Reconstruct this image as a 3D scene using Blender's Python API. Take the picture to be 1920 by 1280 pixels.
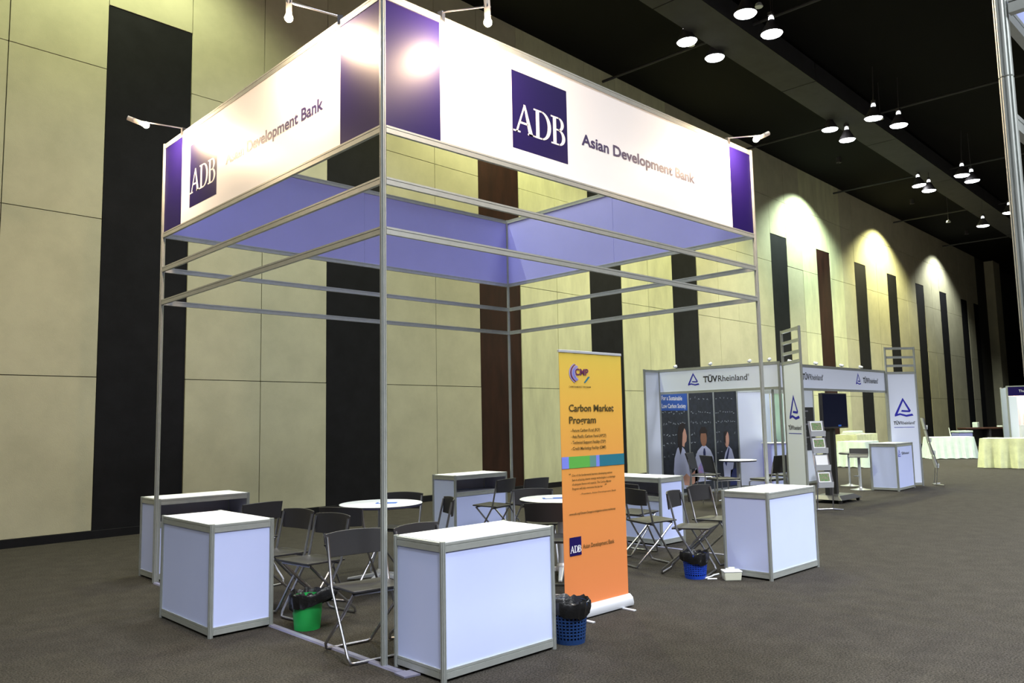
import bpy, math, random
from mathutils import Vector, Matrix
random.seed(7)
for o in list(bpy.data.objects): bpy.data.objects.remove(o)
scn = bpy.context.scene
COL = scn.collection
PI = math.pi
R = math.radians

# ------------------------------------------------------------ camera
cam = bpy.data.cameras.new('camera'); camo = bpy.data.objects.new('camera', cam); COL.objects.link(camo)
CR = Vector((0.72208, -0.69153, -0.0195)); CU = Vector((-0.0563, -0.0869, 0.9946)); CF = Vector((0.6894, 0.7172, 0.1017))
CR.normalize(); CF = (CF - CR*CF.dot(CR)).normalized(); CU = CR.cross(CF)
camo.matrix_world = Matrix(((CR.x, CU.x, -CF.x, -2.9201), (CR.y, CU.y, -CF.y, -4.2422), (CR.z, CU.z, -CF.z, 1.5018), (0, 0, 0, 1)))
cam.sensor_width = 36; cam.lens = 36*1475.47/1920; cam.clip_end = 300; cam.clip_start = .02
scn.camera = camo
# ------------------------------------------------------------ world, exposure
w = bpy.data.worlds.new('world'); scn.world = w; w.use_nodes = True
w.node_tree.nodes['Background'].inputs[0].default_value = (.02, .02, .025, 1)
vs = scn.view_settings
vs.view_transform = 'Standard'; vs.look = 'None'; vs.gamma = 1; vs.use_curve_mapping = False
vs.exposure = 0.0
# ------------------------------------------------------------ hall lights
HT = math.atan(.039)
def hall(s, t=0, z=0):   # s along the panelled wall, t out of it into the hall
    return Vector((s*math.cos(HT) + t*math.sin(HT), 7.8966 + s*math.sin(HT) - t*math.cos(HT), z))
def light(kind, loc, power, color, aim=None, size=.3, angle=150, blend=.5, spread=125):
    l = bpy.data.lights.new(kind.lower() + '_light', kind); o = bpy.data.objects.new('hall_light', l); COL.objects.link(o)
    l.energy = power; l.color = color; o.location = loc
    d = (Vector(aim) - Vector(loc)) if aim is not None else Vector((0, 0, -1))
    o.rotation_euler = d.to_track_quat('-Z', 'Y').to_euler()
    if kind == 'AREA': l.size = size; l.spread = R(spread)
    else:
        l.shadow_soft_size = size
    if kind == 'SPOT': l.spot_size = R(angle); l.spot_blend = blend
    return o
WHITE = (.93, .97, 1); WARM = (1, .92, .50)
# high-bay rows behind or beside the camera; overhead pair added to brighten counter tops
for (x, y, p) in ((-9, 1.5, 300), (-3.5, 4.2, 250), (3.5, 4.0, 650), (-10, -7, 1700), (-.5, -2.5, 600), (6.5, -2.5, 600), (-3, -8.5, 2600), (4, -8.5, 2800), (12, -8, 4300), (20, -8, 4000), (-2, -14, 4300), (9, -14, 4300), (29, -7, 3000), (38, -7, 2000), (46, 0, 500)):
    light('AREA', (x, y, 9.4), p*.42, WHITE, size=1.6)
LAMPS = [  # visible high-bay lamps: location, watts
 (11.6, 5.05, 9.85), (11.05, 3.31, 9.6), (12.1, 3.3, 9.53), (12.85, 5.12, 9.9), (19.1, 5.2, 9.75), (19.65, 4.95, 9.5), (17.9, 3.52, 9.27), (19.1, 3.32, 9.32),
 (26.2, 5.23, 9.5), (26.6, 5.05, 9.35), (24.9, 3.5, 9.17), (25.4, 3.35, 9.05), (32.4, 4.97, 9.0), (31.4, 3.79, 9.12)]
for i, p in enumerate(LAMPS):
    light('SPOT', (p[0], p[1], p[2]-.08), (700, 500, 420, 1000, 1300, 1300, 700, 700, 1300, 1300, 700, 700, 900, 600)[i]*1.3, (1, .97, .74) if p[1] > 4.5 else WHITE, size=.2, angle=112, blend=.8)
WASH = [(-7.5, .3, WARM), (.3, .5, (.92, 1, .56)), (8.3, .85, (1, 1, .5)), (16.5, 1.15, (1, 1, .52)), (24.4, 1.3, (.80, 1, .80)), (32.3, 1.5, (1, .97, .50)), (40.6, .7, (.95, 1, .9))]
for s, k, c in WASH:
    light('SPOT', hall(s, 1.6, 10.42), 2300*k, c, aim=hall(s, 1.55, 4.5), size=.05, angle=126, blend=.5)

# ------------------------------------------------------------ materials
def mat(name, color, rough=.6, metal=0, emit=None, strength=0, noise=0, nscale=20, bump=0, bscale=200, spec=.5, col2=None, stretch=None, coat=0):
    m = bpy.data.materials.new(name); m.use_nodes = True; nt = m.node_tree; b = nt.nodes['Principled BSDF']
    b.inputs['Base Color'].default_value = (*color, 1); b.inputs['Roughness'].default_value = rough; b.inputs['Metallic'].default_value = metal
    b.inputs['Specular IOR Level'].default_value = spec
    if coat: b.inputs['Coat Weight'].default_value = coat; b.inputs['Coat Roughness'].default_value = .2
    if emit: b.inputs['Emission Color'].default_value = (*emit, 1); b.inputs['Emission Strength'].default_value = strength
    tc = nt.nodes.new('ShaderNodeTexCoord'); mp = nt.nodes.new('ShaderNodeMapping'); nt.links.new(tc.outputs['Object'], mp.inputs[0])
    if stretch: mp.inputs['Scale'].default_value = stretch
    if noise or col2:
        n = nt.nodes.new('ShaderNodeTexNoise'); n.inputs['Scale'].default_value = nscale; n.inputs['Detail'].default_value = 5; n.inputs['Roughness'].default_value = .65
        nt.links.new(mp.outputs[0], n.inputs['Vector'])
        r = nt.nodes.new('ShaderNodeValToRGB'); nt.links.new(n.outputs['Fac'], r.inputs[0])
        c2 = col2 or tuple(c*(1-noise) for c in color)
        c1 = color if col2 else tuple(min(1, c*(1+noise)) for c in color)
        r.color_ramp.elements[0].position = .35; r.color_ramp.elements[1].position = .65
        r.color_ramp.elements[0].color = (*c2, 1); r.color_ramp.elements[1].color = (*c1, 1)
        nt.links.new(r.outputs[0], b.inputs['Base Color'])
    if bump:
        n2 = nt.nodes.new('ShaderNodeTexNoise'); n2.inputs['Scale'].default_value = bscale; nt.links.new(mp.outputs[0], n2.inputs['Vector'])
        bp = nt.nodes.new('ShaderNodeBump'); bp.inputs['Strength'].default_value = bump; bp.inputs['Distance'].default_value = .01
        nt.links.new(n2.outputs['Fac'], bp.inputs['Height']); nt.links.new(bp.outputs[0], b.inputs['Normal'])
    return m
def carpet_mat():
    m = mat('carpet', (.041, .037, .032), .95, noise=.7, nscale=85, bump=.5, bscale=260, spec=.1)
    nt = m.node_tree; b = nt.nodes['Principled BSDF']; src = b.inputs['Base Color'].links[0].from_socket
    tc = nt.nodes.new('ShaderNodeTexCoord'); n = nt.nodes.new('ShaderNodeTexNoise'); n.inputs['Scale'].default_value = 5.5; n.inputs['Detail'].default_value = 6
    nt.links.new(tc.outputs['Object'], n.inputs['Vector'])
    mr = nt.nodes.new('ShaderNodeMapRange'); nt.links.new(n.outputs['Fac'], mr.inputs[0]); mr.inputs['From Min'].default_value = .3; mr.inputs['From Max'].default_value = .7
    mr.inputs['To Min'].default_value = .86; mr.inputs['To Max'].default_value = 1.14
    mx = nt.nodes.new('ShaderNodeMix'); mx.data_type = 'RGBA'; mx.blend_type = 'MULTIPLY'; mx.inputs[0].default_value = 1
    nt.links.new(src, mx.inputs[6]); nt.links.new(mr.outputs[0], mx.inputs[7]); nt.links.new(mx.outputs[2], b.inputs['Base Color'])
    return m
M = dict(
 carpet=carpet_mat(),
 beige=mat('beige_acoustic_board', (.49, .47, .345), .9, noise=.07, nscale=1.6, bump=.12, bscale=90, spec=.15),
 ply=mat('pale_board', (.60, .60, .40), .85, noise=.10, nscale=3, bump=.1, bscale=60, spec=.2, stretch=(1, 1, .3)),
 black=mat('black_fabric_board', (.011, .011, .014), .9, noise=.15, nscale=3, bump=.1, bscale=90, spec=.15),
 red=mat('dark_red_wood_board', (.026, .008, .005), .6, noise=.35, nscale=5, stretch=(1, 1, .25), spec=.3),
 wallcore=mat('wall_core', (.03, .027, .02), .95),
 ceil=mat('black_ceiling', (.006, .006, .006), .95, spec=.1),
 duct=mat('dark_grey_duct', (.045, .045, .05), .8, noise=.1, nscale=2, spec=.2),
 alu=mat('anodised_aluminium', (.48, .505, .49), .42, .55, noise=.05, nscale=12),
 alud=mat('aluminium_shadow_groove', (.14, .14, .13), .6, .3),
 panel=mat('white_laminate', (.56, .63, 1.0), .45, noise=.02, nscale=1.2),
 panelw=mat('bright_white_laminate', (.78, .83, 1.0), .45),
 top=mat('white_counter_top', (.9, .92, .98), .35),
 inner=mat('grey_laminate', (.42, .42, .50), .5),
 vinylw=mat('glossy_white_vinyl', (.93, .92, .96), .42),
 vinylb=mat('glossy_navy_vinyl', (.011, .005, .080), .42, spec=.25),
 backp=mat('lavender_board', (.40, .40, .85), .6, noise=.03, nscale=1),
 letter=mat('navy_lettering', (.03, .018, .11), .5),
 white=mat('white_print', (.9, .9, .92), .4),
 plastic=mat('black_plastic', (.026, .025, .028), .42, bump=.15, bscale=400),
 chrome=mat('chrome_tube', (.50, .50, .55), .28, 1),
 tabletop=mat('white_table_top', (.9, .93, .92), .3),
 rim=mat('dark_table_rim', (.03, .03, .06), .5),
 pale=mat('pale_grey_metal', (.55, .57, .62), .4, .3),
 liner=mat('black_bin_liner', (.008, .008, .009), .28, bump=.5, bscale=30),
 green=mat('green_plastic', (.02, .42, .09), .4),
 blue=mat('blue_plastic', (.01, .05, .42), .4),
 dblue=mat('dark_blue_plastic', (.012, .045, .16), .4),
 cream=mat('cream_plastic', (.68, .70, .58), .4),
 lamphead=mat('white_lamp_head', (.75, .68, .62), .4),
 bulb=mat('warm_bulb', (1, .9, .8), .4, emit=(1, .72, .45), strength=4300),
 disc=mat('high_bay_glow', (1, 1, 1), .4, emit=(.95, .98, 1), strength=14),
 socket=mat('socket_glint_glow', (1, 1, 1), .4, emit=(.95, .98, 1), strength=2.5),  # glow stands in for lamp light catching the chrome socket
 shell=mat('dark_reflector_shell', (.045, .04, .045), .5),
 tuvblue=mat('royal_blue_print', (.02, .02, .42), .5),
 dark=mat('black_print', (.02, .02, .03), .6),
 grey=mat('grey_print', (.25, .25, .3), .6),
 cloth=mat('white_tablecloth', (.72, .86, .80), .85, noise=.06, nscale=6),
 skirt=mat('cream_pleated_cloth', (.75, .80, .52), .85, noise=.12, nscale=4),
 board=mat('chalkboard_print', (.018, .022, .026), .7, col2=(.03, .035, .05), nscale=9),
 chalk=mat('chalk_print', (.5, .56, .6), .9),
 skin=mat('skin_print', (.62, .33, .24), .7), skin2=mat('brown_skin_print', (.30, .14, .08), .7), hair=mat('dark_hair_print', (.02, .012, .01), .7),
 shirt=mat('white_shirt_print', (.55, .58, .80), .7), navy=mat('navy_print', (.02, .03, .12), .6), blueprint=mat('blue_sign_print', (.015, .09, .42), .5),
 globe=mat('globe_print', (.35, .38, .85), .5, col2=(.75, .35, .6), nscale=6),
 door=mat('pale_green_door', (.42, .62, .50), .5), wood=mat('brown_wood', (.08, .03, .02), .5, noise=.3, nscale=8),
 screen=mat('dark_screen', (.012, .014, .03), .15), leaf=mat('green_photo_print', (.05, .24, .04), .6, col2=(.30, .20, .18), nscale=45),
 paper=mat('white_paper', (.8, .8, .82), .6), ledblue=mat('blue_sticker', (.03, .12, .5), .5),
 curtain=mat('pale_pleated_curtain', (.9, .8, .75), .8), strip=mat('floor_strip_metal', (.26, .26, .38), .35, .3),
)
# banner colour: yellow at the top running to orange at the foot is part of the print
def banner_mat():
    m = mat('banner_print', (.8, .3, .05), .5); nt = m.node_tree; b = nt.nodes['Principled BSDF']
    tc = nt.nodes.new('ShaderNodeTexCoord'); s = nt.nodes.new('ShaderNodeSeparateXYZ'); nt.links.new(tc.outputs['Object'], s.inputs[0])
    mr = nt.nodes.new('ShaderNodeMapRange'); mr.inputs['From Max'].default_value = 2.1; nt.links.new(s.outputs['Z'], mr.inputs[0])
    r = nt.nodes.new('ShaderNodeValToRGB'); nt.links.new(mr.outputs[0], r.inputs[0]); e = r.color_ramp.elements
    e[0].position = .0; e[0].color = (.68, .20, .07, 1); e[1].position = 1; e[1].color = (.66, .50, .07, 1)
    a = e.new(.45); a.color = (.70, .26, .06, 1); a = e.new(.75); a.color = (.70, .38, .06, 1)
    nt.links.new(r.outputs[0], b.inputs['Base Color']); return m
M['banner'] = banner_mat()

# ------------------------------------------------------------ mesh building
class MB:
    def __init__(s): s.v = []; s.f = []; s.sm = False
    def add(s, vs, fs):
        n = len(s.v); s.v += [tuple(v) for v in vs]; s.f += [tuple(i+n for i in f) for f in fs]; return s
    def box(s, a, b):
        x0, y0, z0 = a; x1, y1, z1 = b
        return s.add([(x0, y0, z0), (x1, y0, z0), (x1, y1, z0), (x0, y1, z0), (x0, y0, z1), (x1, y0, z1), (x1, y1, z1), (x0, y1, z1)],
                     [(0, 3, 2, 1), (4, 5, 6, 7), (0, 1, 5, 4), (1, 2, 6, 5), (2, 3, 7, 6), (3, 0, 4, 7)])
    def hexa(s, P):   # eight points, bottom four then top four
        return s.add(P, [(0, 3, 2, 1), (4, 5, 6, 7), (0, 1, 5, 4), (1, 2, 6, 5), (2, 3, 7, 6), (3, 0, 4, 7)])
    def sweep(s, prof, p, q, up=(0, 0, 1)):   # 2-D profile extruded from p to q
        p = Vector(p); q = Vector(q); d = (q-p).normalized(); up = Vector(up)
        if abs(d.dot(up)) > .99: up = Vector((1, 0, 0))
        u = d.cross(up).normalized(); v = u.cross(d)
        n = len(prof); V = [c + u*a + v*b for c in (p, q) for a, b in prof]
        return s.add(V, [(i, (i+1) % n, n+(i+1) % n, n+i) for i in range(n)] + [tuple(range(n-1, -1, -1)), tuple(range(n, 2*n))])
    def cyl(s, p, q, r, n=10, r2=None):
        p = Vector(p); q = Vector(q); d = (q-p).normalized(); up = Vector((0, 0, 1)) if abs(d.z) < .95 else Vector((1, 0, 0))
        u = d.cross(up).normalized(); v = u.cross(d); r2 = r if r2 is None else r2
        V = [c + (u*math.cos(2*PI*i/n) + v*math.sin(2*PI*i/n))*rr for c, rr in ((p, r), (q, r2)) for i in range(n)]
        return s.add(V, [(i, (i+1) % n, n+(i+1) % n, n+i) for i in range(n)] + [tuple(range(n-1, -1, -1)), tuple(range(n, 2*n))])
    def tube(s, pts, r, n=8, close=False):
        P = [Vector(p) for p in pts]; m = len(P); V = []; pu = None
        for i, p in enumerate(P):
            d = (P[(i+1) % m] - P[i-1]) if close else (P[min(i+1, m-1)] - P[max(i-1, 0)])
            d.normalize()
            if pu is None: pu = d.cross(Vector((0, 0, 1)) if abs(d.z) < .9 else Vector((1, 0, 0))).normalized()
            pu = (pu - d*pu.dot(d)).normalized(); v = pu.cross(d)
            V += [p + (pu*math.cos(2*PI*k/n) + v*math.sin(2*PI*k/n))*r for k in range(n)]
        F = []
        for i in range(m if close else m-1):
            a = i*n; b = ((i+1) % m)*n
            F += [(a+k, a+(k+1) % n, b+(k+1) % n, b+k) for k in range(n)]
        if not close: F += [tuple(range(n-1, -1, -1)), tuple(range((m-1)*n, m*n))]
        return s.add(V, F)
    def lathe(s, prof, n=24, c=(0, 0, 0), cap=True):
        V = [(c[0]+r*math.cos(2*PI*k/n), c[1]+r*math.sin(2*PI*k/n), c[2]+z) for r, z in prof for k in range(n)]
        F = [(i*n+k, i*n+(k+1) % n, (i+1)*n+(k+1) % n, (i+1)*n+k) for i in range(len(prof)-1) for k in range(n)]
        if cap: F += [tuple(range(n-1, -1, -1)), tuple(range((len(prof)-1)*n, len(prof)*n))]
        return s.add(V, F)
    def plate(s, P, O, u, v, t=.002, n=None):   # flat 2-D outline P in the plane (O; u, v), thickness t along u x v
        O = Vector(O); u = Vector(u); v = Vector(v); nn = u.cross(v).normalized() if n is None else Vector(n)
        k = len(P); V = [O + u*a + v*b + nn*h for h in (0, t) for a, b in P]
        return s.add(V, [tuple(range(k-1, -1, -1)), tuple(range(k, 2*k))] + [(i, (i+1) % k, k+(i+1) % k, k+i) for i in range(k)])
    def mesh(s, name, m, smooth=False):
        me = bpy.data.meshes.new(name); me.from_pydata(s.v, [], s.f); me.materials.append(m if not isinstance(m, str) else M[m]); me.update()
        if smooth:
            me.polygons.foreach_set('use_smooth', [True]*len(me.polygons))
            try: me.set_sharp_from_angle(angle=R(40))
            except Exception: pass
        return me
def obj(name, mb, m, parent=None, smooth=False, bevel=0):
    me = mb.mesh(name, m, smooth); o = bpy.data.objects.new(name, me); COL.objects.link(o)
    if parent: o.parent = parent
    if bevel:
        b = o.modifiers.new('bevel', 'BEVEL'); b.width = bevel; b.segments = 2; b.limit_method = 'ANGLE'
    return o
def tag(o, label=None, cat=None, group=None, kind=None):
    if label: o['label'] = label
    if cat: o['category'] = cat
    if group: o['group'] = group
    if kind: o['kind'] = kind
    return o
def empty(name, loc, rz=0, label=None, cat=None, group=None):
    o = bpy.data.objects.new(name, None); COL.objects.link(o); o.location = loc; o.rotation_euler = (0, 0, rz); o.empty_display_size = .1
    return tag(o, label, cat, group)
def dup(root, loc, rz, label=None, group=None):
    def cp(o, par):
        c = o.copy(); COL.objects.link(c)
        if par: c.parent = par
        for ch in list(o.children):
            cp(ch, c)
        return c
    r = cp(root, None); r.location = loc; r.rotation_euler = (0, 0, rz)
    if label: r['label'] = label
    if group: r['group'] = group
    return r
def text(name, body, O, u, v, width, height, m, parent, bold=0, t=.0015):
    """lettering fitted into width x height starting at O along u, up v"""
    c = bpy.data.curves.new(name, 'FONT'); c.body = body; c.size = 1; c.extrude = 0; c.offset = bold; c.resolution_u = 3
    o = bpy.data.objects.new(name, c); COL.objects.link(o); dg = bpy.context.evaluated_depsgraph_get()
    me = bpy.data.meshes.new_from_object(o.evaluated_get(dg)); bpy.data.objects.remove(o)
    xs = [p.co.x for p in me.vertices]; ys = [p.co.y for p in me.vertices]
    x0, x1 = min(xs), max(xs); asc = .73
    u = Vector(u); v = Vector(v); n = u.cross(v).normalized(); O = Vector(O)
    for p in me.vertices:
        a = (p.co.x-x0)/(x1-x0)*width; b = p.co.y/asc*height
        p.co = O + u*a + v*b + n*t
    me.name = name; me.materials.clear(); me.materials.append(M[m]); r = bpy.data.objects.new(name, me); COL.objects.link(r); r.parent = parent
    return r

# ------------------------------------------------------------ setting
floor = obj('floor', MB().box((-12, -22, -.1), (62, 11, 0)), 'carpet'); tag(floor, 'dark grey brown carpet', kind='structure')
HZ = 10.65
def hbox(mb, s0, s1, t0, t1, z0, z1):
    P = [hall(s, t, z) for z in (z0, z1) for s, t in ((s0, t1), (s1, t1), (s1, t0), (s0, t0))]
    return mb.hexa(P)
wl = obj('wall_left', hbox(MB(), -12, 62, -.25, 0, 0, HZ+.3), 'wallcore'); tag(wl, 'tall panelled hall wall of beige, black and dark red boards', kind='structure')
ce = obj('ceiling', hbox(MB(), -12.4, 62, 0, 30.5, HZ, HZ+.2), 'ceil'); tag(ce, 'black hall ceiling', kind='structure')
o = obj('wall_far', MB().box((60, -22, 0), (60.2, 10.4, HZ+.3)), 'ceil'); tag(o, 'black far end of the hall', kind='structure')
o = obj('wall_right', MB().box((-12, -22.2, 0), (60, -22, HZ+.3)), 'duct'); tag(o, 'dark hall wall opposite', kind='structure')
o = obj('wall_near', MB().box((-12.2, -22, 0), (-12, 7.3, HZ+.3)), 'duct'); tag(o, 'dark hall wall behind the viewer', kind='structure')
o = obj('baseboard_left', hbox(MB(), -12, 48.4, 0, .07, 0, .11), 'black'); tag(o, 'black baseboard along the panelled wall', kind='structure')
DARK = [(-10.8, -9.54, 'black'), (-7.0, -5.75, 'black'), (-3.23, -1.97, 'red'), (.55, 1.81, 'black'), (4.32, 5.64, 'black'), (8.1, 9.37, 'red'), (11.89, 13.22, 'black'), (15.66, 17.0, 'black'), (21.96, 23.2, 'black'),
        (25.77, 27.0, 'red'), (29.52, 30.76, 'black'), (33.35, 34.57, 'black'), (37.25, 38.46, 'black'), (41.04, 42.25, 'black'), (44.9, 46.15, 'black'), (47.48, 48.5, 'black')]
JZ = [.11, 2.25, 4.54, 6.8, 9.08, HZ]
cols = []; prev = -12
for a, b, k in DARK:
    n = max(1, round((a-prev)/1.26)); wd = (a-prev)/n
    cols += [(prev+i*wd, prev+(i+1)*wd, None) for i in range(n)]; cols.append((a, b, k)); prev = b
g = .006
for a, b, k in cols:
    sh = 'ply' if (9.3 < a < 15.6 or 24.4 < a < 28.2) else 'beige'
    if k:
        o = obj('dark_panel', hbox(MB(), a+g, b-g, 0, .028, .11, 7.8), k, wl); o['label'] = 'black board' if k == 'black' else 'dark red wood board'
        zs = [7.8, 9.08, HZ]
    else: zs = JZ
    for z0, z1 in zip(zs, zs[1:]):
        w_ = random.uniform(0, .008)
        obj('wall_panel', hbox(MB(), a+g, b-g, 0, .035+w_, z0+g, z1-g), sh, wl)
obj('pilaster', hbox(MB(), 50.7, 52.2, 0, .5, 0, HZ), 'beige', wl)
obj('pilaster', hbox(MB(), 58.3, 59.4, 0, .6, 0, 3.0), 'beige', wl)
# ducts and pipes under the ceiling
def hd(s0, t0, t1, s1, z0, z1): return hbox(MB(), s0, s1, t0, t1, z0, z1)
for i in range(9):
    s0 = 4+i*6.0
    obj('duct', hd(s0+.02, 3.40, 4.30, s0+5.98, 10.0, 10.5), 'duct', ce)
for t in (9.5, 15.5, 21.5): obj('duct', hd(-6, t, t+.9, 55, 10.0, 10.5), 'ceil', ce)
for s0 in (5, 12.6, 20.2, 27.6, 34.5, 42):
    mb = MB(); mb.cyl(hall(s0, .1, 10.3), hall(s0+.3, 20, 10.3), .035, 6); obj('pipe', mb, 'duct', ce)
# wall wash cans at the ceiling edge
for i, (s, k, c) in enumerate(WASH[4:]):
    p = hall(s, 1.6, HZ)
    t = empty('ceiling_downlight', p, 0, None, 'lamp', 'wall washing downlights'); t['label'] = ('small black ceiling downlight above the far dark red wall board', 'small black ceiling downlight above the yellow-lit wall boards', 'small black ceiling downlight above the farthest lit wall boards')[i]
    obj('can', MB().lathe([(.07, 0), (.07, -.16), (.085, -.16), (.085, -.2), (.06, -.2), (.06, -.1)], 14, cap=False), 'shell', t, True)

# ------------------------------------------------------------ high-bay lamps
hb = empty('high_bay_lamp', (0, 0, 0), 0, 'x', 'lamp', 'high bay lamps under the duct')
obj('reflector', MB().lathe([(.05, .30), (.085, .27), (.12, .2), (.2, .06), (.235, 0), (.225, -.005), (.19, .06), (.1, .2)], 20, cap=False), 'shell', hb, True)
obj('lens', MB().lathe([(.222, .0), (.20, -.03), (.12, -.05), (.01, -.055)], 20), 'disc', hb, True)
obj('lamp_holder', MB().box((-.06, -.05, .392), (.06, .05, .46)), 'shell', hb)
obj('socket_glint', MB().lathe([(.05, .29), (.06, .31), (.055, .36), (.03, .39)], 12), 'socket', hb, True)  # emission imitates light leaking from the reflector onto the socket
ROWN = ('nearest', 'second nearest', 'third nearest', 'farthest')
HBL = ['high bay lamp at left of the nearest cluster, by the duct edge', 'topmost high bay lamp, cut by the top of the picture', 'high bay lamp right of the topmost one, on the near side of the duct', 'lowest high bay lamp of the nearest cluster',
 'left lamp of the second cluster, on the wall side of the duct', 'lowest lamp of the second cluster, wall side of the duct', 'upper lamp of the second cluster, right of the duct', 'rightmost lamp of the second cluster beside the duct',
 'left lamp of the pair at the third cluster, wall side', 'lower lamp of the pair at the third cluster, wall side', 'upper lamp of the right pair in the third cluster', 'lower lamp of the right pair in the third cluster',
 'single far lamp low by the wall side of the duct', 'farthest lamp beside the near right post']
hbs = []
for i, p in enumerate(LAMPS):
    dy = 7.9+.039*p[0]
    top = 10.0 if dy-4.36 < p[1] < dy-3.34 else HZ
    if i == 0: t = hb; t.location = p
    else: t = dup(hb, p, random.uniform(-.4, .4))
    t['label'] = HBL[i]; t.rotation_euler.x = R(random.uniform(-3, 3)); t.rotation_euler.y = R(random.uniform(-4, 0))
    hbs.append((t, top-p[2]))
for t, dz in hbs: obj('stem', MB().cyl((0, 0, .46), (0, 0, dz-.006), .009, 6), 'shell', t)   # every lamp hangs by its own stem
for i, (x, y, z) in enumerate(((12.0, 5.2, 9.95), (11.7, 3.35, 10.0), (12.6, 3.5, 9.85), (19.6, 5.5, 9.9), (19.0, 3.75, 9.6), (32.0, 6.1, 9.3))):
    t = empty('unlit_lamp', (x, y, z), 0, ('small unlit lamp low between the two wall-side lamps of the nearest cluster', 'small unlit lamp just under the topmost high bay lamp', 'small unlit lamp left of the upper right high bay lamp', 'small unlit lamp on the wall side of the second cluster', 'small unlit lamp between the two right lamps of the second cluster', 'small unlit lamp beside the single far lamp')[i], 'lamp', 'unlit round lamps')
    obj('shade', MB().lathe([(.02, .09), (.06, .07), (.088, 0), (.08, -.01)], 14), 'pale', t, True); obj('stem', MB().cyl((0, 0, .09), (0, 0, HZ-z-.01), .008, 6), 'shell', t)

# ------------------------------------------------------------ shell-scheme frame system
def octo(r=.021, slot=.006, d=.007):   # post profile: eight faces, each with a slot
    P = []
    for k in range(8):
        a = k*PI/4; n = (math.cos(a), math.sin(a)); t = (-n[1], n[0]); ap = r*.965
        hw = r*.38
        for s_, dd in ((-hw, 0), (-slot/2, 0), (-slot/2, d), (slot/2, d), (slot/2, 0), (hw, 0)):
            P.append((n[0]*(ap-dd)+t[0]*s_, n[1]*(ap-dd)+t[1]*s_))
    return P
OCT = octo()
def post(name, x, y, z0, z1, par, prof=OCT, label=None):
    o = obj(name, MB().sweep(prof, (x, y, z0), (x, y, z1), (1, 0, 0)), 'alu', par)
    if label: o['label'] = label
    return o
def railprof(h=.05, t=.024):
    a = t/2; b = h/2; k = .004
    return [(-a, -b), (a, -b), (a, b*.25), (a-k, b*.25), (a-k, b*.45), (a, b*.45), (a, b), (-a, b), (-a, b*.45), (-a+k, b*.45), (-a+k, b*.25), (-a, b*.25)]
def rail(p, q, par, h=.05, t=.024, name='rail', m='alu'):
    p = Vector(p); q = Vector(q); d = (q-p).normalized()*.021
    return obj(name, MB().sweep(railprof(h, t), p+d, q-d), m, par)

A, B = 3.92, 4.87; H0, H1, H2, H3 = 4.405, 3.47, 3.115, 2.777
X, Y, Z = Vector((1, 0, 0)), Vector((0, 1, 0)), Vector((0, 0, 1))
booth = empty('exhibition_booth_frame', (0, 0, 0), 0, 'open aluminium booth frame with deep white and navy fascia, nearest booth', 'booth')
for x, y, l in ((0, 0, 'near corner post'), (0, A, 'left corner post'), (B, A, 'back corner post'), (B, 0, 'right corner post')):
    post('post', x, y, .004 if (x, y) != (0, 0) else .012, H0+.03, booth, label=l)
cor = [Vector((0, 0, 0)), Vector((B, 0, 0)), Vector((B, A, 0)), Vector((0, A, 0))]
for i in range(4):
    p, q = cor[i], cor[(i+1) % 4]
    for h in (H0, H1, H2, H3): rail(p+Z*h, q+Z*h, booth)
# joints on the rails
# boards of the fascia
def board(axis, c, a0, a1, m, name='fascia_board', z0=H1+.022, z1=H0-.022, t=.006, lab=None):
    mb = MB()
    if axis == 'x': mb.box((a0, c-t/2, z0), (a1, c+t/2, z1))
    else: mb.box((c-t/2, a0, z0), (c+t/2, a1, z1))
    o = obj(name, mb, m, booth)
    if lab: o['label'] = lab
    return o
e = .022
fR = board('x', 0, e, B-e, 'backp', lab='front fascia board with navy ends, emblem square and lettering')
fL = board('y', 0, e, A-e, 'backp', lab='left fascia board with navy ends, emblem square and lettering')
for a0, a1 in ((e, 2.42), (2.424, B-e)): board('x', A, a0, a1, 'backp', lab='lavender inner face')
for a0, a1 in ((e, 1.95), (1.954, A-e)): board('y', B, a0, a1, 'backp', lab='lavender inner face')
def fascia_print(par, O, u, L, blue0, blue1, sq, sqz, tx0, tx1, tz, th):
    n = u.cross(Z); O = O + n*.0032
    pl = lambda nm, a0, a1, z0, z1, m, off=0: obj(nm, MB().plate([(a0, z0), (a1, z0), (a1, z1), (a0, z1)], O+n*off, u, Z, .001), m, par)
    z0, z1 = H1+.022, H0-.022
    pl('white_vinyl', blue0+.0005, blue1-.0005, z0, z1, 'vinylw')
    pl('navy_vinyl', e, blue0, z0, z1, 'vinylb'); pl('navy_vinyl', blue1, L-e, z0, z1, 'vinylb')
    pl('emblem_square', sq[0], sq[1], sqz[0], sqz[1], 'vinylb', .0012)
    W_ = sq[1]-sq[0]; hh = W_*.375; zb = sqz[0]+.135*W_/.63
    serif(par, O+n*.0024+u*(sq[0])+Z*zb, u, W_, hh, 'white')
    text('lettering', 'Asian Development Bank', O+n*.0012+u*tx0+Z*tz, u, Z, tx1-tx0, th, 'letter', par, .026)
def arc(cx, cy, rx, ry, a0, a1, n=14): return [(cx+rx*math.cos(R(a0+(a1-a0)*i/n)), cy+ry*math.sin(R(a0+(a1-a0)*i/n))) for i in range(n+1)]
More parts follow.
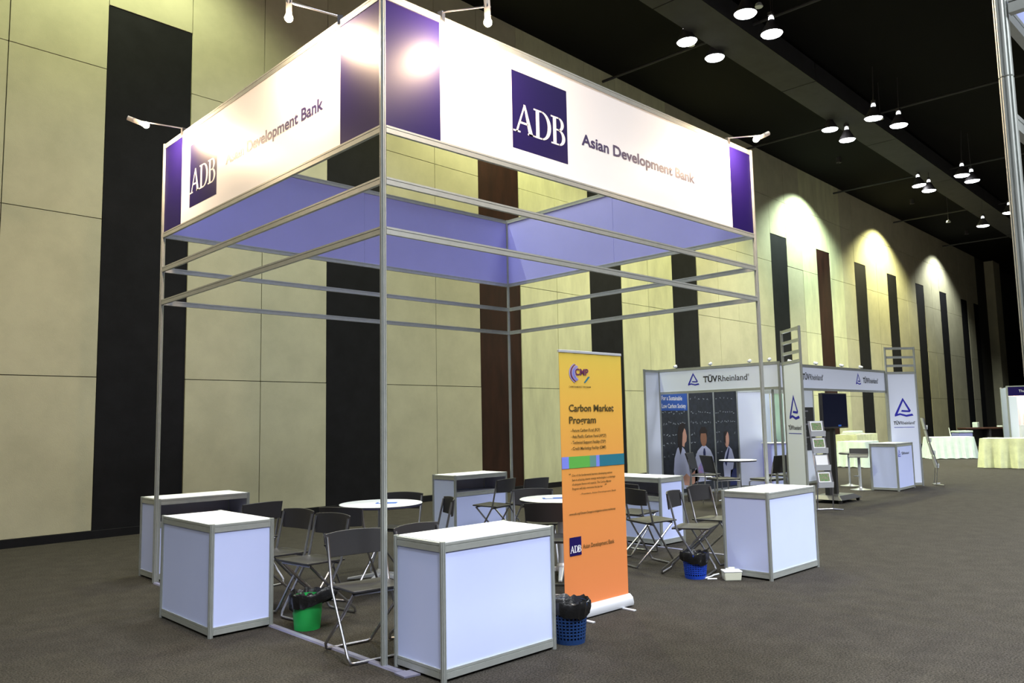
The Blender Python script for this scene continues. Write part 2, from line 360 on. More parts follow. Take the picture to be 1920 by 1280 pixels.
def serif(par, O, u, W_, h, m, t=.001):
    """three serif capitals A D B across the width of the emblem square"""
    mb = MB()
    def q(P): mb.plate(P, O, u, Z, t)
    def band(outer, inner):
        for i in range(len(outer)-1): q([inner[i], outer[i], outer[i+1], inner[i+1]])
    s = .055*h
    a0, a1 = .035*W_, .385*W_; ax = .205*W_
    q([(a0+.05*h, 0), (a0+.13*h, 0), (ax+.02*h, h*.88), (ax, h)])
    q([(ax-.02*h, h), (ax+.06*h, h), (a1-.07*h, 0), (a1-.27*h, 0)])
    q([(a0+.26*h, .32*h), (a1-.3*h, .32*h), (a1-.32*h, .39*h), (a0+.3*h, .39*h)])
    for c in (a0+.09*h, a1-.17*h): q([(c-.15*h, 0), (c+.17*h, 0), (c+.17*h, s), (c-.15*h, s)])
    d0 = .375*W_
    q([(d0+.1*h, s), (d0+.26*h, s), (d0+.26*h, h-s), (d0+.1*h, h-s)])
    for z in (0, h-s): q([(d0, z), (d0+.42*h, z), (d0+.42*h, z+s), (d0, z+s)])
    band(arc(d0+.38*h, h/2, .46*h, h/2, -90, 90), arc(d0+.38*h, h/2, .29*h, h/2-s, -90, 90))
    b0 = .69*W_
    q([(b0+.1*h, s), (b0+.26*h, s), (b0+.26*h, h-s), (b0+.1*h, h-s)])
    for z in (0, h-s, h*.52): q([(b0 if z != h*.52 else b0+.26*h, z), (b0+.42*h, z), (b0+.42*h, z+s), (b0 if z != h*.52 else b0+.26*h, z+s)])
    band(arc(b0+.38*h, h*.285, .33*h, h*.285, -90, 90), arc(b0+.38*h, h*.285, .17*h, h*.285-s, -90, 90))
    band(arc(b0+.38*h, h*.76, .27*h, h*.24, -90, 90), arc(b0+.38*h, h*.76, .12*h, h*.24-s, -90, 90))
    return obj('emblem_letters', mb, m, par)
fascia_print(fR, Vector((0, 0, 0)), X, B, .49, 4.42, (1.205, 1.84), (3.62, 4.25), 2.02, 3.73, 3.835, .1)
fascia_print(fL, Vector((0, A, 0)), -Y, A, A-3.455, A-.525, (A-3.245, A-2.63), (3.615, 4.235), A-2.44, A-.76, 3.84, .1)
# floor strip and foot plate of the frame
o = obj('floor_strip', MB().hexa([(-.024, -.17, 0), (.024, -.17, 0), (.024, A-.03, 0), (-.024, A-.03, 0), (-.018, -.17, .012), (.018, -.17, .012), (.018, A-.03, .012), (-.018, A-.03, .012)]), 'strip', booth)
o['label'] = 'flat metal floor strip along the left side'
obj('floor_strip', MB().box((B-.022, .03, 0), (B+.022, A-.03, .008)), 'strip', booth)
o = obj('foot_plate', MB().plate([(-.05, -.28), (.055, -.30), (.06, -.19), (.03, -.19), (.03, -.172), (-.045, -.172)], (0, 0, .0005), X, Y, .01), 'strip', booth)

# ------------------------------------------------------------ arm spotlights
def spotlight(clamp, bulb, tail, label, k=1):
    c = Vector(clamp); b = Vector(bulb); tl = Vector(tail)
    t = empty('arm_spotlight', c, 0, label, 'spotlight', 'arm spotlights on the booth fascia')
    b = b-c; tl = tl-c; d = (tl-b).normalized(); j = b + d*.115
    out = Vector((b.x, b.y, 0)).normalized(); side = Vector((-out.y, out.x, 0))
    P = []
    for zz in (-.06, .012):
        for s_, o_ in ((-.02, -.018), (.02, -.018), (.02, .022), (-.02, .022)): P.append(side*s_+out*o_+Z*zz)
    obj('clamp', MB().hexa([p+Z*.02 for p in P]), 'chrome', t)
    obj('arm', MB().cyl(Z*.03+out*.01, j, .007, 8), 'chrome', t)
    obj('joint', MB().cyl(j-side*.02, j+side*.02, .018, 10), 'chrome', t)
    obj('lamp_head', MB().cyl(b+d*.025, b+d*.17, .022, 14), 'lamphead', t, True)
    mb = MB(); prof = [(.002, -.028), (.016, -.024), (.026, -.012), (.029, 0), (.026, .012), (.018, .022), (.018, .03)]
    q = Z.rotation_difference(d).to_matrix(); n = 14
    V = [q @ Vector((r*math.cos(2*PI*i/n), r*math.sin(2*PI*i/n), z)) + b for r, z in prof for i in range(n)]
    mb.add(V, [(i*n+m_, i*n+(m_+1) % n, (i+1)*n+(m_+1) % n, (i+1)*n+m_) for i in range(len(prof)-1) for m_ in range(n)] + [tuple(range(n-1, -1, -1))])
    obj('bulb', mb, 'bulb', t, True)
zt = H0+.03
spotlight((0, 3.44, zt), (-.36, 3.44, 4.41), (-.50, 3.50, 4.46), 'lit spotlight on an arm at the far left of the left fascia')
spotlight((0, .53, zt), (-.30, .74, 4.43), (-.31, .72, 4.72), 'upright spotlight on an arm over the left fascia, near the front corner')
spotlight((.51, 0, zt), (.62, -.38, 4.277), (.60, -.39, 4.6), 'upright spotlight on an arm over the front fascia, near the front corner')
spotlight((4.4, 0, zt), (4.40, -.33, 4.36), (4.52, -.40, 4.43), 'lit spotlight on an arm at the right end of the front fascia')

# ------------------------------------------------------------ counters
def make_counter(L=.97, D=.50, Hh=.80):
    t = empty('display_counter', (0, 0, 0), 0, 'x', 'counter', 'white counters around the booth')
    sq = []
    r = .018
    for x, y in ((r, -r), (L-r, -r), (r, -D+r), (L-r, -D+r)):
        obj('post', MB().sweep([(a*.86, b*.86) for a, b in OCT], (x, y, 0), (x, y, Hh+.004), (1, 0, 0)), 'alu', t)
    def cr(p, q, h=.055): return obj('rail', MB().sweep(railprof(h, .022), p, q), 'alu', t)
    for z in (.045, Hh-.03):
        for y in (-r, -D+r): cr((2*r-.002, y, z), (L-2*r+.002, y, z))
        for x in (r, L-r): cr((x, -2*r+.002, z), (x, -D+2*r-.002, z))
    cr((2*r, -r, .55), (L-2*r, -r, .55))
    z0, z1 = .07, Hh-.056
    obj('side_panel', MB().box((r-.003, -D+2*r, z0), (r+.003, -2*r, z1)), 'panel', t)
    obj('side_panel', MB().box((L-r-.003, -D+2*r, z0), (L-r+.003, -2*r, z1)), 'panel', t)
    obj('front_panel', MB().box((2*r, -D+r-.003, z0), (L-2*r, -D+r+.003, z1)), 'panel', t)
    obj('back_panel', MB().box((2*r, -r-.003, z0), (L-2*r, -r+.003, .525)), 'panel', t)
    obj('shelf', MB().box((2*r, -D+.03, .555), (L-2*r, -.03, .567)), 'inner', t)
    obj('lining', MB().box((2*r+.002, -D+.024, .57), (L-2*r-.002, -D+.028, z1)).box((.024, -D+.04, .57), (.028, -.04, z1)).box((L-.028, -D+.04, .57), (L-.024, -.04, z1)), 'inner', t)
    obj('counter_top', MB().box((.03, -D+.008, Hh-.006), (L-.03, -.008, Hh+.002)), 'top', t)
    return t
c0 = make_counter()
c0.location = (.045, -.03, 0); c0['label'] = 'white counter in the foreground beside the near corner post'
dup(c0, (.0 + .01, 2.44, 0), -PI/2, 'white counter left of the green bin, along the left side of the booth')
dup(c0, (1.0, 3.965, 0), PI, 'white counter at the far left corner post, open shelf facing in')
dup(c0, (4.84, 3.97, 0), PI, 'white counter at the back corner post before the dark red wall board')
dup(c0, (4.93, 1.42, 0), PI/2, 'white open-shelf counter behind the orange banner')
dup(c0, (3.90, -.03, 0), 0, 'white counter at the right corner beside the cream box')
# ------------------------------------------------------------ folding chairs
def make_chair():
    t = empty('folding_chair', (0, 0, 0), 0, 'x', 'chair', 'black folding chairs in the booth')
    # seat: slightly dished plate, front edge rounded
    mb = MB(); nx, ny = 8, 6; w0, w1 = .19, .20
    V = []
    for lay in (0, 1):
        for j in range(ny+1):
            for i in range(nx+1):
                yy = -.215 + .38*j/ny; fx = -1+2*i/nx; ww = w0+(w1-w0)*j/ny
                zz = .452 + .012*(j/ny) - .012*(1-fx*fx)*math.sin(PI*j/ny) - (.016 if j == ny else 0)*0
                rnd = .03*max(0, abs(fx)-.75)/.25*(1 if j in (0, ny) else 0)
                V.append((fx*ww, yy*(1-.15*rnd/.03*.3), zz-.016*(1-lay)))
    n = (nx+1)*(ny+1); F = []
    for j in range(ny):
        for i in range(nx):
            a = j*(nx+1)+i; F += [(n+a, n+a+1, n+a+nx+2, n+a+nx+1), (a, a+nx+1, a+nx+2, a+1)]
    for i in range(nx): F += [(i, i+1, n+i+1, n+i), (ny*(nx+1)+i+1, ny*(nx+1)+i, n+ny*(nx+1)+i, n+ny*(nx+1)+i+1)]
    for j in range(ny): a = j*(nx+1); b = a+nx; F += [(a+nx+1, a, n+a, n+a+nx+1), (b, b+nx+1, n+b+nx+1, n+b)]
    mb.add(V, F); obj('seat', mb, 'plastic', t, True, bevel=.004)
    # backrest: plate bowed backwards
    mb = MB(); nx, nz = 10, 4; V = []
    for lay in (0, 1):
        for j in range(nz+1):
            for i in range(nx+1):
                fx = -1+2*i/nx; z = .625+.155*j/nz + (.010*(1-fx*fx) if j == nz else 0) - (.006*(1-fx*fx) if j == 0 else 0)
                y = -.225 - .09*(z-.62) - .042*(1-fx*fx) + (.014 if lay else 0)
                V.append((fx*(.208+.012*j/nz), y, z))
    n = (nx+1)*(nz+1); F = []
    for j in range(nz):
        for i in range(nx):
            a = j*(nx+1)+i; F += [(a, a+1, a+nx+2, a+nx+1), (n+a, n+a+nx+1, n+a+nx+2, n+a+1)]
    for i in range(nx): F += [(i+1, i, n+i, n+i+1), (nz*(nx+1)+i, nz*(nx+1)+i+1, n+nz*(nx+1)+i+1, n+nz*(nx+1)+i)]
    for j in range(nz): a = j*(nx+1); b = a+nx; F += [(a, a+nx+1, n+a+nx+1, n+a), (b+nx+1, b, n+b, n+b+nx+1)]
    mb.add(V, F); obj('backrest', mb, 'plastic', t, True, bevel=.003)
    r = .0105
    def U(w, top, mid, foot, name):
        pts = [(-w, top[0], top[1]), (-w, mid[0], mid[1]), (-w, foot[0]-(foot[0]-mid[0])*.06, .05), (-w+.012, foot[0], .016), (-w+.045, foot[0], r)]
        P = pts + [(-x, y, z) for x, y, z in reversed(pts)]
        return obj(name, MB().tube(P, r, 8), 'chrome', t, True)
    U(.208, (-.222, .76), (-.15, .44), (.11, 0), 'front_leg_frame')
    U(.178, (.12, .435), (-.03, .29), (-.33, 0), 'rear_leg_frame')
    obj('cross_bar', MB().cyl((-.2, -.145, .425), (.2, -.145, .425), .008, 8).cyl((-.178, .12, .432), (.178, .12, .432), .008, 8), 'chrome', t)
    return t
ch0 = make_chair(); used = [False]
def chair(bx, by, ang, label, off=.25):
    """bx, by: centre of the backrest top; ang: direction the sitter faces, degrees"""
    a = R(ang); f = Vector((math.cos(a), math.sin(a), 0)); loc = Vector((bx, by, 0)) + f*off; rz = a-PI/2
    if not used[0]:
        used[0] = True; ch0.location = loc; ch0.rotation_euler = (0, 0, rz); ch0['label'] = label
    else: dup(ch0, loc, rz, label)
chair(.10, .50, -97, 'black folding chair nearest the viewer, left of the near post')
chair(.55, 1.5, 187, 'black folding chair behind the green bin, nearer of the two facing the left counter')
chair(.55, 2.06, 186, 'black folding chair second from the green bin, facing the left counter')
chair(.84, 1.9, 26, 'black folding chair with its back to the green bin, at the left round table')
chair(.64, 2.92, 98, 'black folding chair whose back shows above the left counter, facing away')
chair(2.09, 2.64, 205, 'black folding chair behind the left round table, by the black wall board')
chair(.55, .42, -82, 'black folding chair directly behind the foreground counter, right of the near post')
chair(2.0, 1.78, 152, 'black folding chair seen edge-on beyond the foreground counter')
chair(4.04, 3.13, 84+20, 'black folding chair facing the back counter, left of the pair')
chair(4.36, 2.9, 90, 'black folding chair facing the back counter, right of the pair')
chair(3.15, 1.80, 232, 'black folding chair behind the second round table, facing the viewer')
chair(2.18, .64, 38, 'black folding chair with its back to us at the second round table')
chair(3.74, .92, -18, 'black folding chair just right of the orange banner')
chair(4.2, 1.42, 0, 'black folding chair peeping out behind the right edge of the banner')
chair(3.73, .42, -72, 'black folding chair behind the blue basket, left of the right counter')
chair(4.46, .60, -90, 'black folding chair behind the right counter, farther of the two')

# ------------------------------------------------------------ round tables
def make_table(r=.40, h=.74, base=True):
    t = empty('round_table', (0, 0, 0), 0, 'x', 'table', 'white round tables in the booth')
    obj('tabletop', MB().lathe([(r-.004, h-.006), (r, h-.003), (r, h), (r-.004, h+.002)], 48), 'tabletop', t, True)
    obj('edge_band', MB().lathe([(r-.012, h-.026), (r-.003, h-.022), (r-.003, h-.0065), (r-.012, h-.0065)], 48), 'rim', t, True)
    obj('column', MB().cyl((0, 0, .07), (0, 0, h-.026), .03, 20), 'pale', t, True)
    obj('hub', MB().lathe([(.05, .04), (.055, .06), (.05, .10), (.034, .12)], 20), 'pale', t, True)
    for k in range(4):
        a = k*PI/2+.5; d = Vector((math.cos(a), math.sin(a), 0)); s_ = Vector((-d.y, d.x, 0))
        P = [d*.03-s_*.03+Z*.045, d*.36-s_*.02+Z*.002, d*.36+s_*.02+Z*.002, d*.03+s_*.03+Z*.045, d*.03-s_*.025+Z*.09, d*.36-s_*.014+Z*.022, d*.36+s_*.014+Z*.022, d*.03+s_*.025+Z*.09]
        obj('foot', MB().hexa(P), 'pale', t, bevel=.006)
    return t
tb = make_table(); tb.location = (1.53, 2.27, 0); tb['label'] = 'white round table behind the near corner post'
dup(tb, (2.88, 1.15, 0), .2, 'white round table half hidden by the orange banner')
def leaflet(x, y, rz, label):
    t = empty('leaflet', (x, y, .7422), rz, label, 'leaflet', 'leaflets on the round tables')
    obj('cover', MB().box((-.10, -.05, 0), (.10, .05, .004)), 'ledblue', t); obj('page', MB().box((-.075, -.04, .0042), (-.0, .04, .005)), 'paper', t)
leaflet(1.56, 2.22, R(-45), 'blue leaflet on the table behind the near corner post')
leaflet(2.83, 1.2, R(-40), 'blue leaflet on the table beside the banner')

# ------------------------------------------------------------ bins
def crumpled(rad, z, drop, seed, n=36, tail=None):
    rnd = random.Random(seed); V = []; F = []
    ph = [rnd.uniform(0, 6.28) for _ in range(5)]
    rows = [(-.03, -.10, 1), (-.012, -.02, 1.5), (.008, .018, 2), (.016, .004, 2), (.016, -drop*.5, 2.2), (.006, -drop, 2.6)]
    for j, (dr, dz, am) in enumerate(rows):
        for i in range(n):
            a = 2*PI*i/n; wv = sum(math.sin(a*(k*3+4)+ph[k]+j*.5)*.0022 for k in range(5))*am
            if tail is not None and j >= 2: wv += .075*max(0, math.cos(a-tail))**6*(1 if j < 4 else 1.3)
            V.append(((rad+dr+wv)*math.cos(a), (rad+dr+wv)*math.sin(a), z+dz+wv*.9+(.018*math.sin(2*a+ph[0]) if j == 5 else 0)))
    for j in range(len(rows)-1):
        for i in range(n): F.append((j*n+i, j*n+(i+1) % n, (j+1)*n+(i+1) % n, (j+1)*n+i))
    F.append(tuple(range(n)))
    return MB().add(V, F)
def bin_(loc, label, color, r0, r1, h, basket, group):
    t = empty('waste_bin', loc, .3, label, 'bin', group)
    if basket:
        mb = MB(); n = 28
        mb.lathe([(r0-.008, 0), (r0, .0), (r0+.004, .03), (r0-.002, .03)], n, cap=True)
        for k in range(n):
            a = 2*PI*k/n; b = a+.09
            rr = lambda z: r0+(r1-r0)*z/h
            P = []
            for z in (.025, h-.02):
                for (an, q) in ((a-.045, 0), (a+.045, 0), (a+.045, .005), (a-.045, .005)): P.append(((rr(z)-q)*math.cos(an), (rr(z)-q)*math.sin(an), z))
            mb.hexa(P)
        for z in [(.05+i*(h-.07)/9) for i in range(10)]:
            rz_ = r0+(r1-r0)*z/h; mb.lathe([(rz_-.005, z-.005), (rz_, z-.005), (rz_, z+.005), (rz_-.005, z+.005)], n, cap=False)
        mb.lathe([(r1-.004, h-.03), (r1+.003, h-.03), (r1+.006, h), (r1-.004, h)], n, cap=False)
        obj('basket', mb, color, t)
        obj('liner_bag', MB().lathe([(r0-.02, .012), (r1-.02, h-.06)], 24), 'liner', t, True)
    else:
        obj('bucket', MB().lathe([(.01, .004), (r0, 0), (r0+(r1-r0)*.5, h*.5), (r1-.006, h-.03), (r1-.004, h-.012), (r1-.010, h-.010), (r1-.014, h*.5)], 30, cap=True), color, t, True)
    obj('liner', crumpled(r1, h, .09 if not basket else .075, int(r1*1000)+int(loc[0]*10), tail=(-1.1 if not basket and loc[0] < 1 else None)), 'liner', t, True)
    return t
bin_((1.20, -.47, 0), 'dark blue mesh basket with black liner between foreground counter and banner', 'dblue', .105, .132, .265, True, 'bins with black liners')
bin_((.15, 1.22, 0), 'green bucket with black liner beside the floor strip', 'green', .095, .118, .25, False, 'bins with black liners')
bin_((3.61, .10, 0), 'bright blue mesh basket with black liner before the right counter', 'blue', .098, .12, .225, True, 'bins with black liners')
bin_((4.72, 3.25, 0), 'small green bucket beside the back counter', 'green', .09, .11, .25, False, 'bins with black liners')
bin_((6.45, 1.05, 0), 'small green bucket beyond the right counter', 'green', .09, .11, .25, False, 'bins with black liners')
# liner tail of the green bucket falls to the right
# ------------------------------------------------------------ cream box
t = empty('plastic_box', (3.745, -.205, 0), R(-42), 'small cream plastic box on the carpet before the right counter', 'box')
obj('body', MB().hexa([(-.075, -.05, 0), (.075, -.05, 0), (.075, .05, 0), (-.075, .05, 0), (-.082, -.057, .075), (.082, -.057, .075), (.082, .057, .075), (-.082, .057, .075)]), 'cream', t, bevel=.006)
obj('lid', MB().box((-.086, -.061, .075), (.086, .061, .088)).box((-.05, -.03, .088), (.03, .03, .102)), 'top', t, bevel=.005)
obj('handle', MB().tube([(-.04, 0, .10), (-.03, -.02, .115), (.02, -.02, .115), (.03, 0, .1)], .005, 6), 'cream', t)
t = obj('cable', MB().tube([(3.66, -.10, .008), (3.60, -.04, .008), (3.62, .0, .008), (3.72, -.0, .008), (3.80, .02, .008), (3.88, .015, .008)], .007, 6), 'top', None, True)
tag(t, 'short white cable on the carpet between blue basket and cream box', 'cable')

# ------------------------------------------------------------ roll-up banner
bl, br = Vector((1.54, -.12, 0)), Vector((2.295, -.125, 0)); bu = (br-bl).normalized(); bn = Vector((bu.y, -bu.x, 0)); BW = (br-bl).length; BH = 2.035
rz = math.atan2(bu.y, bu.x)
t = empty('rollup_banner', bl, rz, 'orange and yellow roll-up banner standing before the round table', 'banner')
obj('base', MB().sweep([(-.045, 0), (.045, 0), (.05, .02), (.04, .06), (.012, .085), (-.012, .085), (-.04, .06), (-.05, .02)], (-.01, .0, .012), (BW+.01, 0, .012)), 'pale', t, True)
for xx in (.14, BW-.12): obj('foot', MB().box((xx-.016, -.16, 0), (xx+.016, .16, .011)), 'pale', t, bevel=.003)
obj('pole', MB().cyl((BW/2, .035, .08), (BW/2, .02, BH), .009, 8), 'chrome', t)
obj('top_bar', MB().box((-.005, -.008, BH-.003), (BW+.005, .010, BH+.018)), 'pale', t, bevel=.003)
mb = MB(); nx, nz = 16, 8; V = []
for j in range(nz+1):
    for i in range(nx+1):
        x_ = BW*i/nx; z_ = .085+(BH-.085)*j/nz; V.append((x_, -.002+.0016*math.sin(i*1.9)*(j/nz), z_))
n0 = len(V); V += [(x_, y_+.002, z_) for x_, y_, z_ in V]
F = []
for j in range(nz):
    for i in range(nx): a = j*(nx+1)+i; F += [(a, a+1, a+nx+2, a+nx+1), (n0+a, n0+a+nx+1, n0+a+nx+2, n0+a+1)]
mb.add(V, F); cl = obj('banner_sheet', mb, 'banner', t, True)
BO = Vector((0, -.005, 0))
def bplate(nm, x0, x1, z0, z1, m): return obj(nm, MB().plate([(x0, z0), (x1, z0), (x1, z1), (x0, z1)], BO, X, Z, .0008, n=(0, -1, 0)), m, cl)
def btext(s_, x0, z, w_, h_, m='letter', b=.0): return text('lettering', s_, BO+X*x0+Z*z, X, Z, w_, h_, m, cl, b, t=.002)
SB = BW
# colour band
zb0, zb1 = 1.137, 1.226
bx = [(0, .105, 'globe2'), (.105, .43, 'bgreen'), (.43, .53, 'bteal'), (.53, .585, 'globe2'), (.585, 1, 'bdteal')]
M['globe2'] = mat('periwinkle_print', (.18, .22, .72), .5); M['bgreen'] = mat('leaf_green_print', (.10, .38, .06), .5); M['bteal'] = mat('sage_print', (.10, .25, .22), .5); M['bdteal'] = mat('teal_print', (.015, .15, .22), .5)
M['maroon'] = mat('maroon_print', (.12, .02, .08), .5); M['brown'] = mat('brown_print', (.07, .05, .01), .5); M['lil'] = mat('lilac_print', (.32, .28, .55), .5)
for a0, a1, m in bx: bplate('colour_band', a0*BW, a1*BW-.0005, zb0, zb1, m)
btext('Carbon Market', .125*BW, 1.575, .72*BW, .055, 'brown', .02)
btext('Program', .125*BW, 1.482, .42*BW, .055, 'brown', .02)
for i, (s_, w_) in enumerate((('- Future Carbon Fund (FCF)', .46), ('- Asia Pacific Carbon Fund (APCF)', .56), ('- Technical Support Facility (TSP)', .55), ('- Credit Marketing Facility (CMF)', .55))):
    btext(s_, .145*BW, 1.416-i*.0465, w_*BW, .024, 'brown', .014)
for i, s_ in enumerate(('One of the fundamental barriers developing nations', 'face in adopting cleaner energy technologies is a shortage', 'of adequate finance and capacity. The Carbon Market', 'Program will help overcome this barrier.')):
    btext(s_, .145*BW, 1.074-i*.034, (.64, .69, .62, .48)[i]*BW, .018, 'brown', .008)
btext('"', .10*BW, 1.072, .025*BW, .026, 'brown', .01); btext('"', .66*BW, .970, .025*BW, .026, 'brown', .01); btext('- President, Asian Development Bank', .26*BW, .930, .58*BW, .014, 'brown', .004)
btext('www.adb.org/Climate-Change/cc-mitigation-carbon-market.asp', .09*BW, .783, .73*BW, .018, 'brown', .012)
bplate('emblem_square', .085*BW, .26*BW, .478, .616, 'vinylb')
serif(cl, BO+Vector((.085*BW, -.0012, .500)), X, .175*BW, .052, 'white')
btext('Asian Development Bank', .285*BW, .520, .50*BW, .034, 'brown', .006)
# emblem at the head: striped crescent, three capitals, small bar
for k in range(5):
    c = (.30*BW, 1.875); rr = .118-.009*k; m = ('lil', 'maroon', 'lil', 'globe2', 'lil')[k]
    o_ = arc(c[0]+k*.006, c[1], rr, rr*.72, 118, 242, 20); i_ = arc(c[0]+k*.006+.003, c[1], rr-.0085, (rr-.006)*.72, 118, 242, 20); mb = MB()
    for i in range(20): mb.plate([o_[i], o_[i+1], i_[i+1], i_[i]], BO, X, Z, .0008+.0002*k, n=(0, -1, 0))
    obj('emblem_arc', mb, m, cl)
btext('CMP', .235*BW, 1.860, .21*BW, .052, 'maroon', .03)
obj('emblem_bar', MB().plate([(.37*BW, 1.800), (.395*BW, 1.800), (.47*BW, 1.848), (.44*BW, 1.850)], BO, X, Z, .0008, n=(0, -1, 0)), 'bdteal', cl)
btext('CARBON MARKET PROGRAM', .135*BW, 1.760, .34*BW, .014, 'brown', .01)

# ------------------------------------------------------------ second booth (white, with wings)
def logo(par, O, u, s, m='tuvblue'):
    """triangle emblem over a wave, height s"""
    mb = MB(); q = lambda P: mb.plate([(a*s, b*s) for a, b in P], O, u, Z, .0015)
    q([(-.5, .12), (-.34, .16), (.03, .86), (0, 1.0)]); q([(0, 1.0), (.03, .8), (.30, .32), (.42, .32)]); q([(.30, .33), (.42, .33), (.36, .24), (.0, .26), (-.14, .28), (-.08, .36)])
    q([(-.5, .12), (-.5, .02), (-.2, .1), (-.2, .19)]); q([(-.2, .19), (-.2, .1), (.15, .0), (.15, .1)]); q([(.15, .1), (.15, .0), (.55, .06), (.48, .16)])
    return obj('emblem', mb, m, par)
def wordmark(par, O, u, width, h):
    text('lettering', 'TÜV', O, u, Z, width*.32, h, 'dark', par, .03); text('lettering', 'Rheinland', O+u*width*.335, u, Z, width*.62, h, 'dark', par, .004)
    text('lettering', '®', O+u*width*.965+Z*h*.6, u, Z, width*.035, h*.35, 'dark', par)
TX0, TX1, TY0, TY1, TZ = 9.46, 14.42, 2.18, 4.62, 2.43
tb2 = empty('white_display_booth', (TX0, TY0, 0), 0, 'white booth with lit chalkboard graphic and two ladder-topped wing panels', 'booth')
def L2(x, y, z=0): return Vector((x-TX0, y-TY0, z))
def tpost(x, y, z1=TZ, z0=0): return obj('post', MB().sweep(OCT, L2(x, y, z0), L2(x, y, z1), (1, 0, 0)), 'alu', tb2)
def tpanel(p, q, z0, z1, name='wall_panel', m='panelw', rails=True, t=.006):
    p = Vector(p); q = Vector(q); d = (q-p).normalized(); nn = Vector((d.y, -d.x, 0)); a = p+d*.02; b = q-d*.02
    def P(z): return [Vector((v.x, v.y, z)) for v in (a-nn*t/2, b-nn*t/2, b+nn*t/2, a+nn*t/2)]
    o = obj(name, MB().hexa(P(z0)+P(z1)), m, tb2)
    if rails:
        for z in (z0, z1): rail(Vector((p.x, p.y, z)), Vector((q.x, q.y, z)), tb2, .045)
    return o, a, d, nn
# corner posts, back wall
bxs = [TX0+.925*i for i in range(4)]   # 9.46 .. 12.235
for x in bxs: tpost(x, TY1)
tpost(13.15, 3.95); tpost(14.38, 3.95); tpost(9.0, TY1+.0)
tpost(TX0, TY0+.0)
tpanel(L2(9.0, TY1), L2(TX0, TY1), .06, TZ-.03)
fa, a_, d_, n_ = tpanel(L2(TX0, TY1), L2(TX0, TY0), 1.985, TZ-.02, 'fascia_board', 'panelw'); fa['label'] = 'left fascia board with emblem and lettering'
# outward side of the left fascia faces -X; reading direction -Y
O = L2(TX0, TY1)+Vector((-.0045, 0, 0))
logo(fa, O-Y*.76+Z*2.10, -Y, .23); wordmark(fa, O-Y*.97+Z*2.15, -Y, .92, .11)
fb, a_, d_, n_ = tpanel(L2(TX0+.05, TY0+.16), L2(TX1-.03, TY0+.16), 1.985, TZ-.02, 'fascia_board', 'panelw'); fb['label'] = 'right fascia board with emblem and lettering twice'
tpost(TX1-.03, TY0+.16); tpost(TX0+.05, TY0+.16)
O = L2(TX0, TY0+.16)+Vector((0, -.0045, 0))
logo(fb, O+X*.9+Z*2.11, X, .23); wordmark(fb, O+X*1.16+Z*2.16, X, .83, .11)
logo(fb, O+X*3.55+Z*2.11, X, .23); wordmark(fb, O+X*3.78+Z*2.15, X, .76, .11)
# right side beam back from the far corner
# graphic wall of three boards
gw = []
for i in range(3):
    o, a_, d_, n_ = tpanel(L2(bxs[i], TY1), L2(bxs[i+1], TY1), .05, TZ-.03, 'graphic_board', 'board', True); gw.append(o); o['label'] = 'dark chalkboard picture board'
tpanel(L2(12.235, TY1), L2(12.68, 4.28), .05, 2.06); tpost(12.69, 4.27)
# slightly open door with frame, plus panel behind
o, *_ = tpanel(L2(12.69, 4.27), L2(13.15, 3.95), 2.02, 2.06, 'door_head', 'panelw')
dr = obj('closet_door', MB().hexa([L2(12.98, 4.20, .02), L2(13.1, 4.02, .02), L2(13.13, 4.03, .02), L2(13.01, 4.22, .02), L2(12.98, 4.20, 2.0), L2(13.1, 4.02, 2.0), L2(13.13, 4.03, 2.0), L2(13.01, 4.22, 2.0)]), 'door', tb2)
dr['label'] = 'pale green door leaf, half open'
obj('handle', MB().cyl(L2(12.99, 4.14, 1.0), L2(12.93, 4.12, 1.0), .012, 8).cyl(L2(12.93, 4.12, 1.03), L2(12.93, 4.12, .93), .012, 8), 'chrome', dr)
tpanel(L2(12.9, 5.0), L2(14.38, 5.0), .05, 2.4); tpanel(L2(14.38, 3.95), L2(14.38, 5.0), .05, 2.4)
o, *_ = tpanel(L2(13.15, 3.95), L2(14.38, 3.95), .05, 2.4)
obj('notice_board', MB().box(L2(13.2, 3.935, .75), L2(14.34, 3.944, 1.70)), 'dark', o)
mb = MB()
for r_ in range(6):
    z = 1.6-r_*.145
    mb.box(L2(13.25, 3.930, z), L2(13.25+.25+.1*(r_ % 2), 3.9345, z+.03)); mb.box(L2(13.7, 3.930, z), L2(13.95+.12*((r_+1) % 2), 3.9345, z+.03))
obj('notice_lines', mb, 'grey', o)
# print on the graphic: people at a chalkboard (flat picture)
def gp(i, nm, P, m, off=0.0): return obj(nm, MB().plate(P, L2(bxs[0], TY1-.0035-off), X, Z, .0008, n=(0, -1, 0)), m, gw[i])
GX = lambda f: .925*f
gp(0, 'blue_sign', [(.03, 1.66), (.90, 1.66), (.90, 2.0), (.03, 2.0)], 'blueprint')
for s_, z, w_ in (('For a Sustainable', 1.86, .68), ('Low Carbon Society', 1.71, .80)): text('lettering', s_, L2(bxs[0]+.05, TY1-.005, z), X, Z, w_, .085, 'paper', gw[0], .02)
def blob(cx, cz, rx, rz_, n=18, a0=0): return [(cx+rx*math.cos(2*PI*k/n), cz+rz_*math.sin(2*PI*k/n)) for k in range(n)]
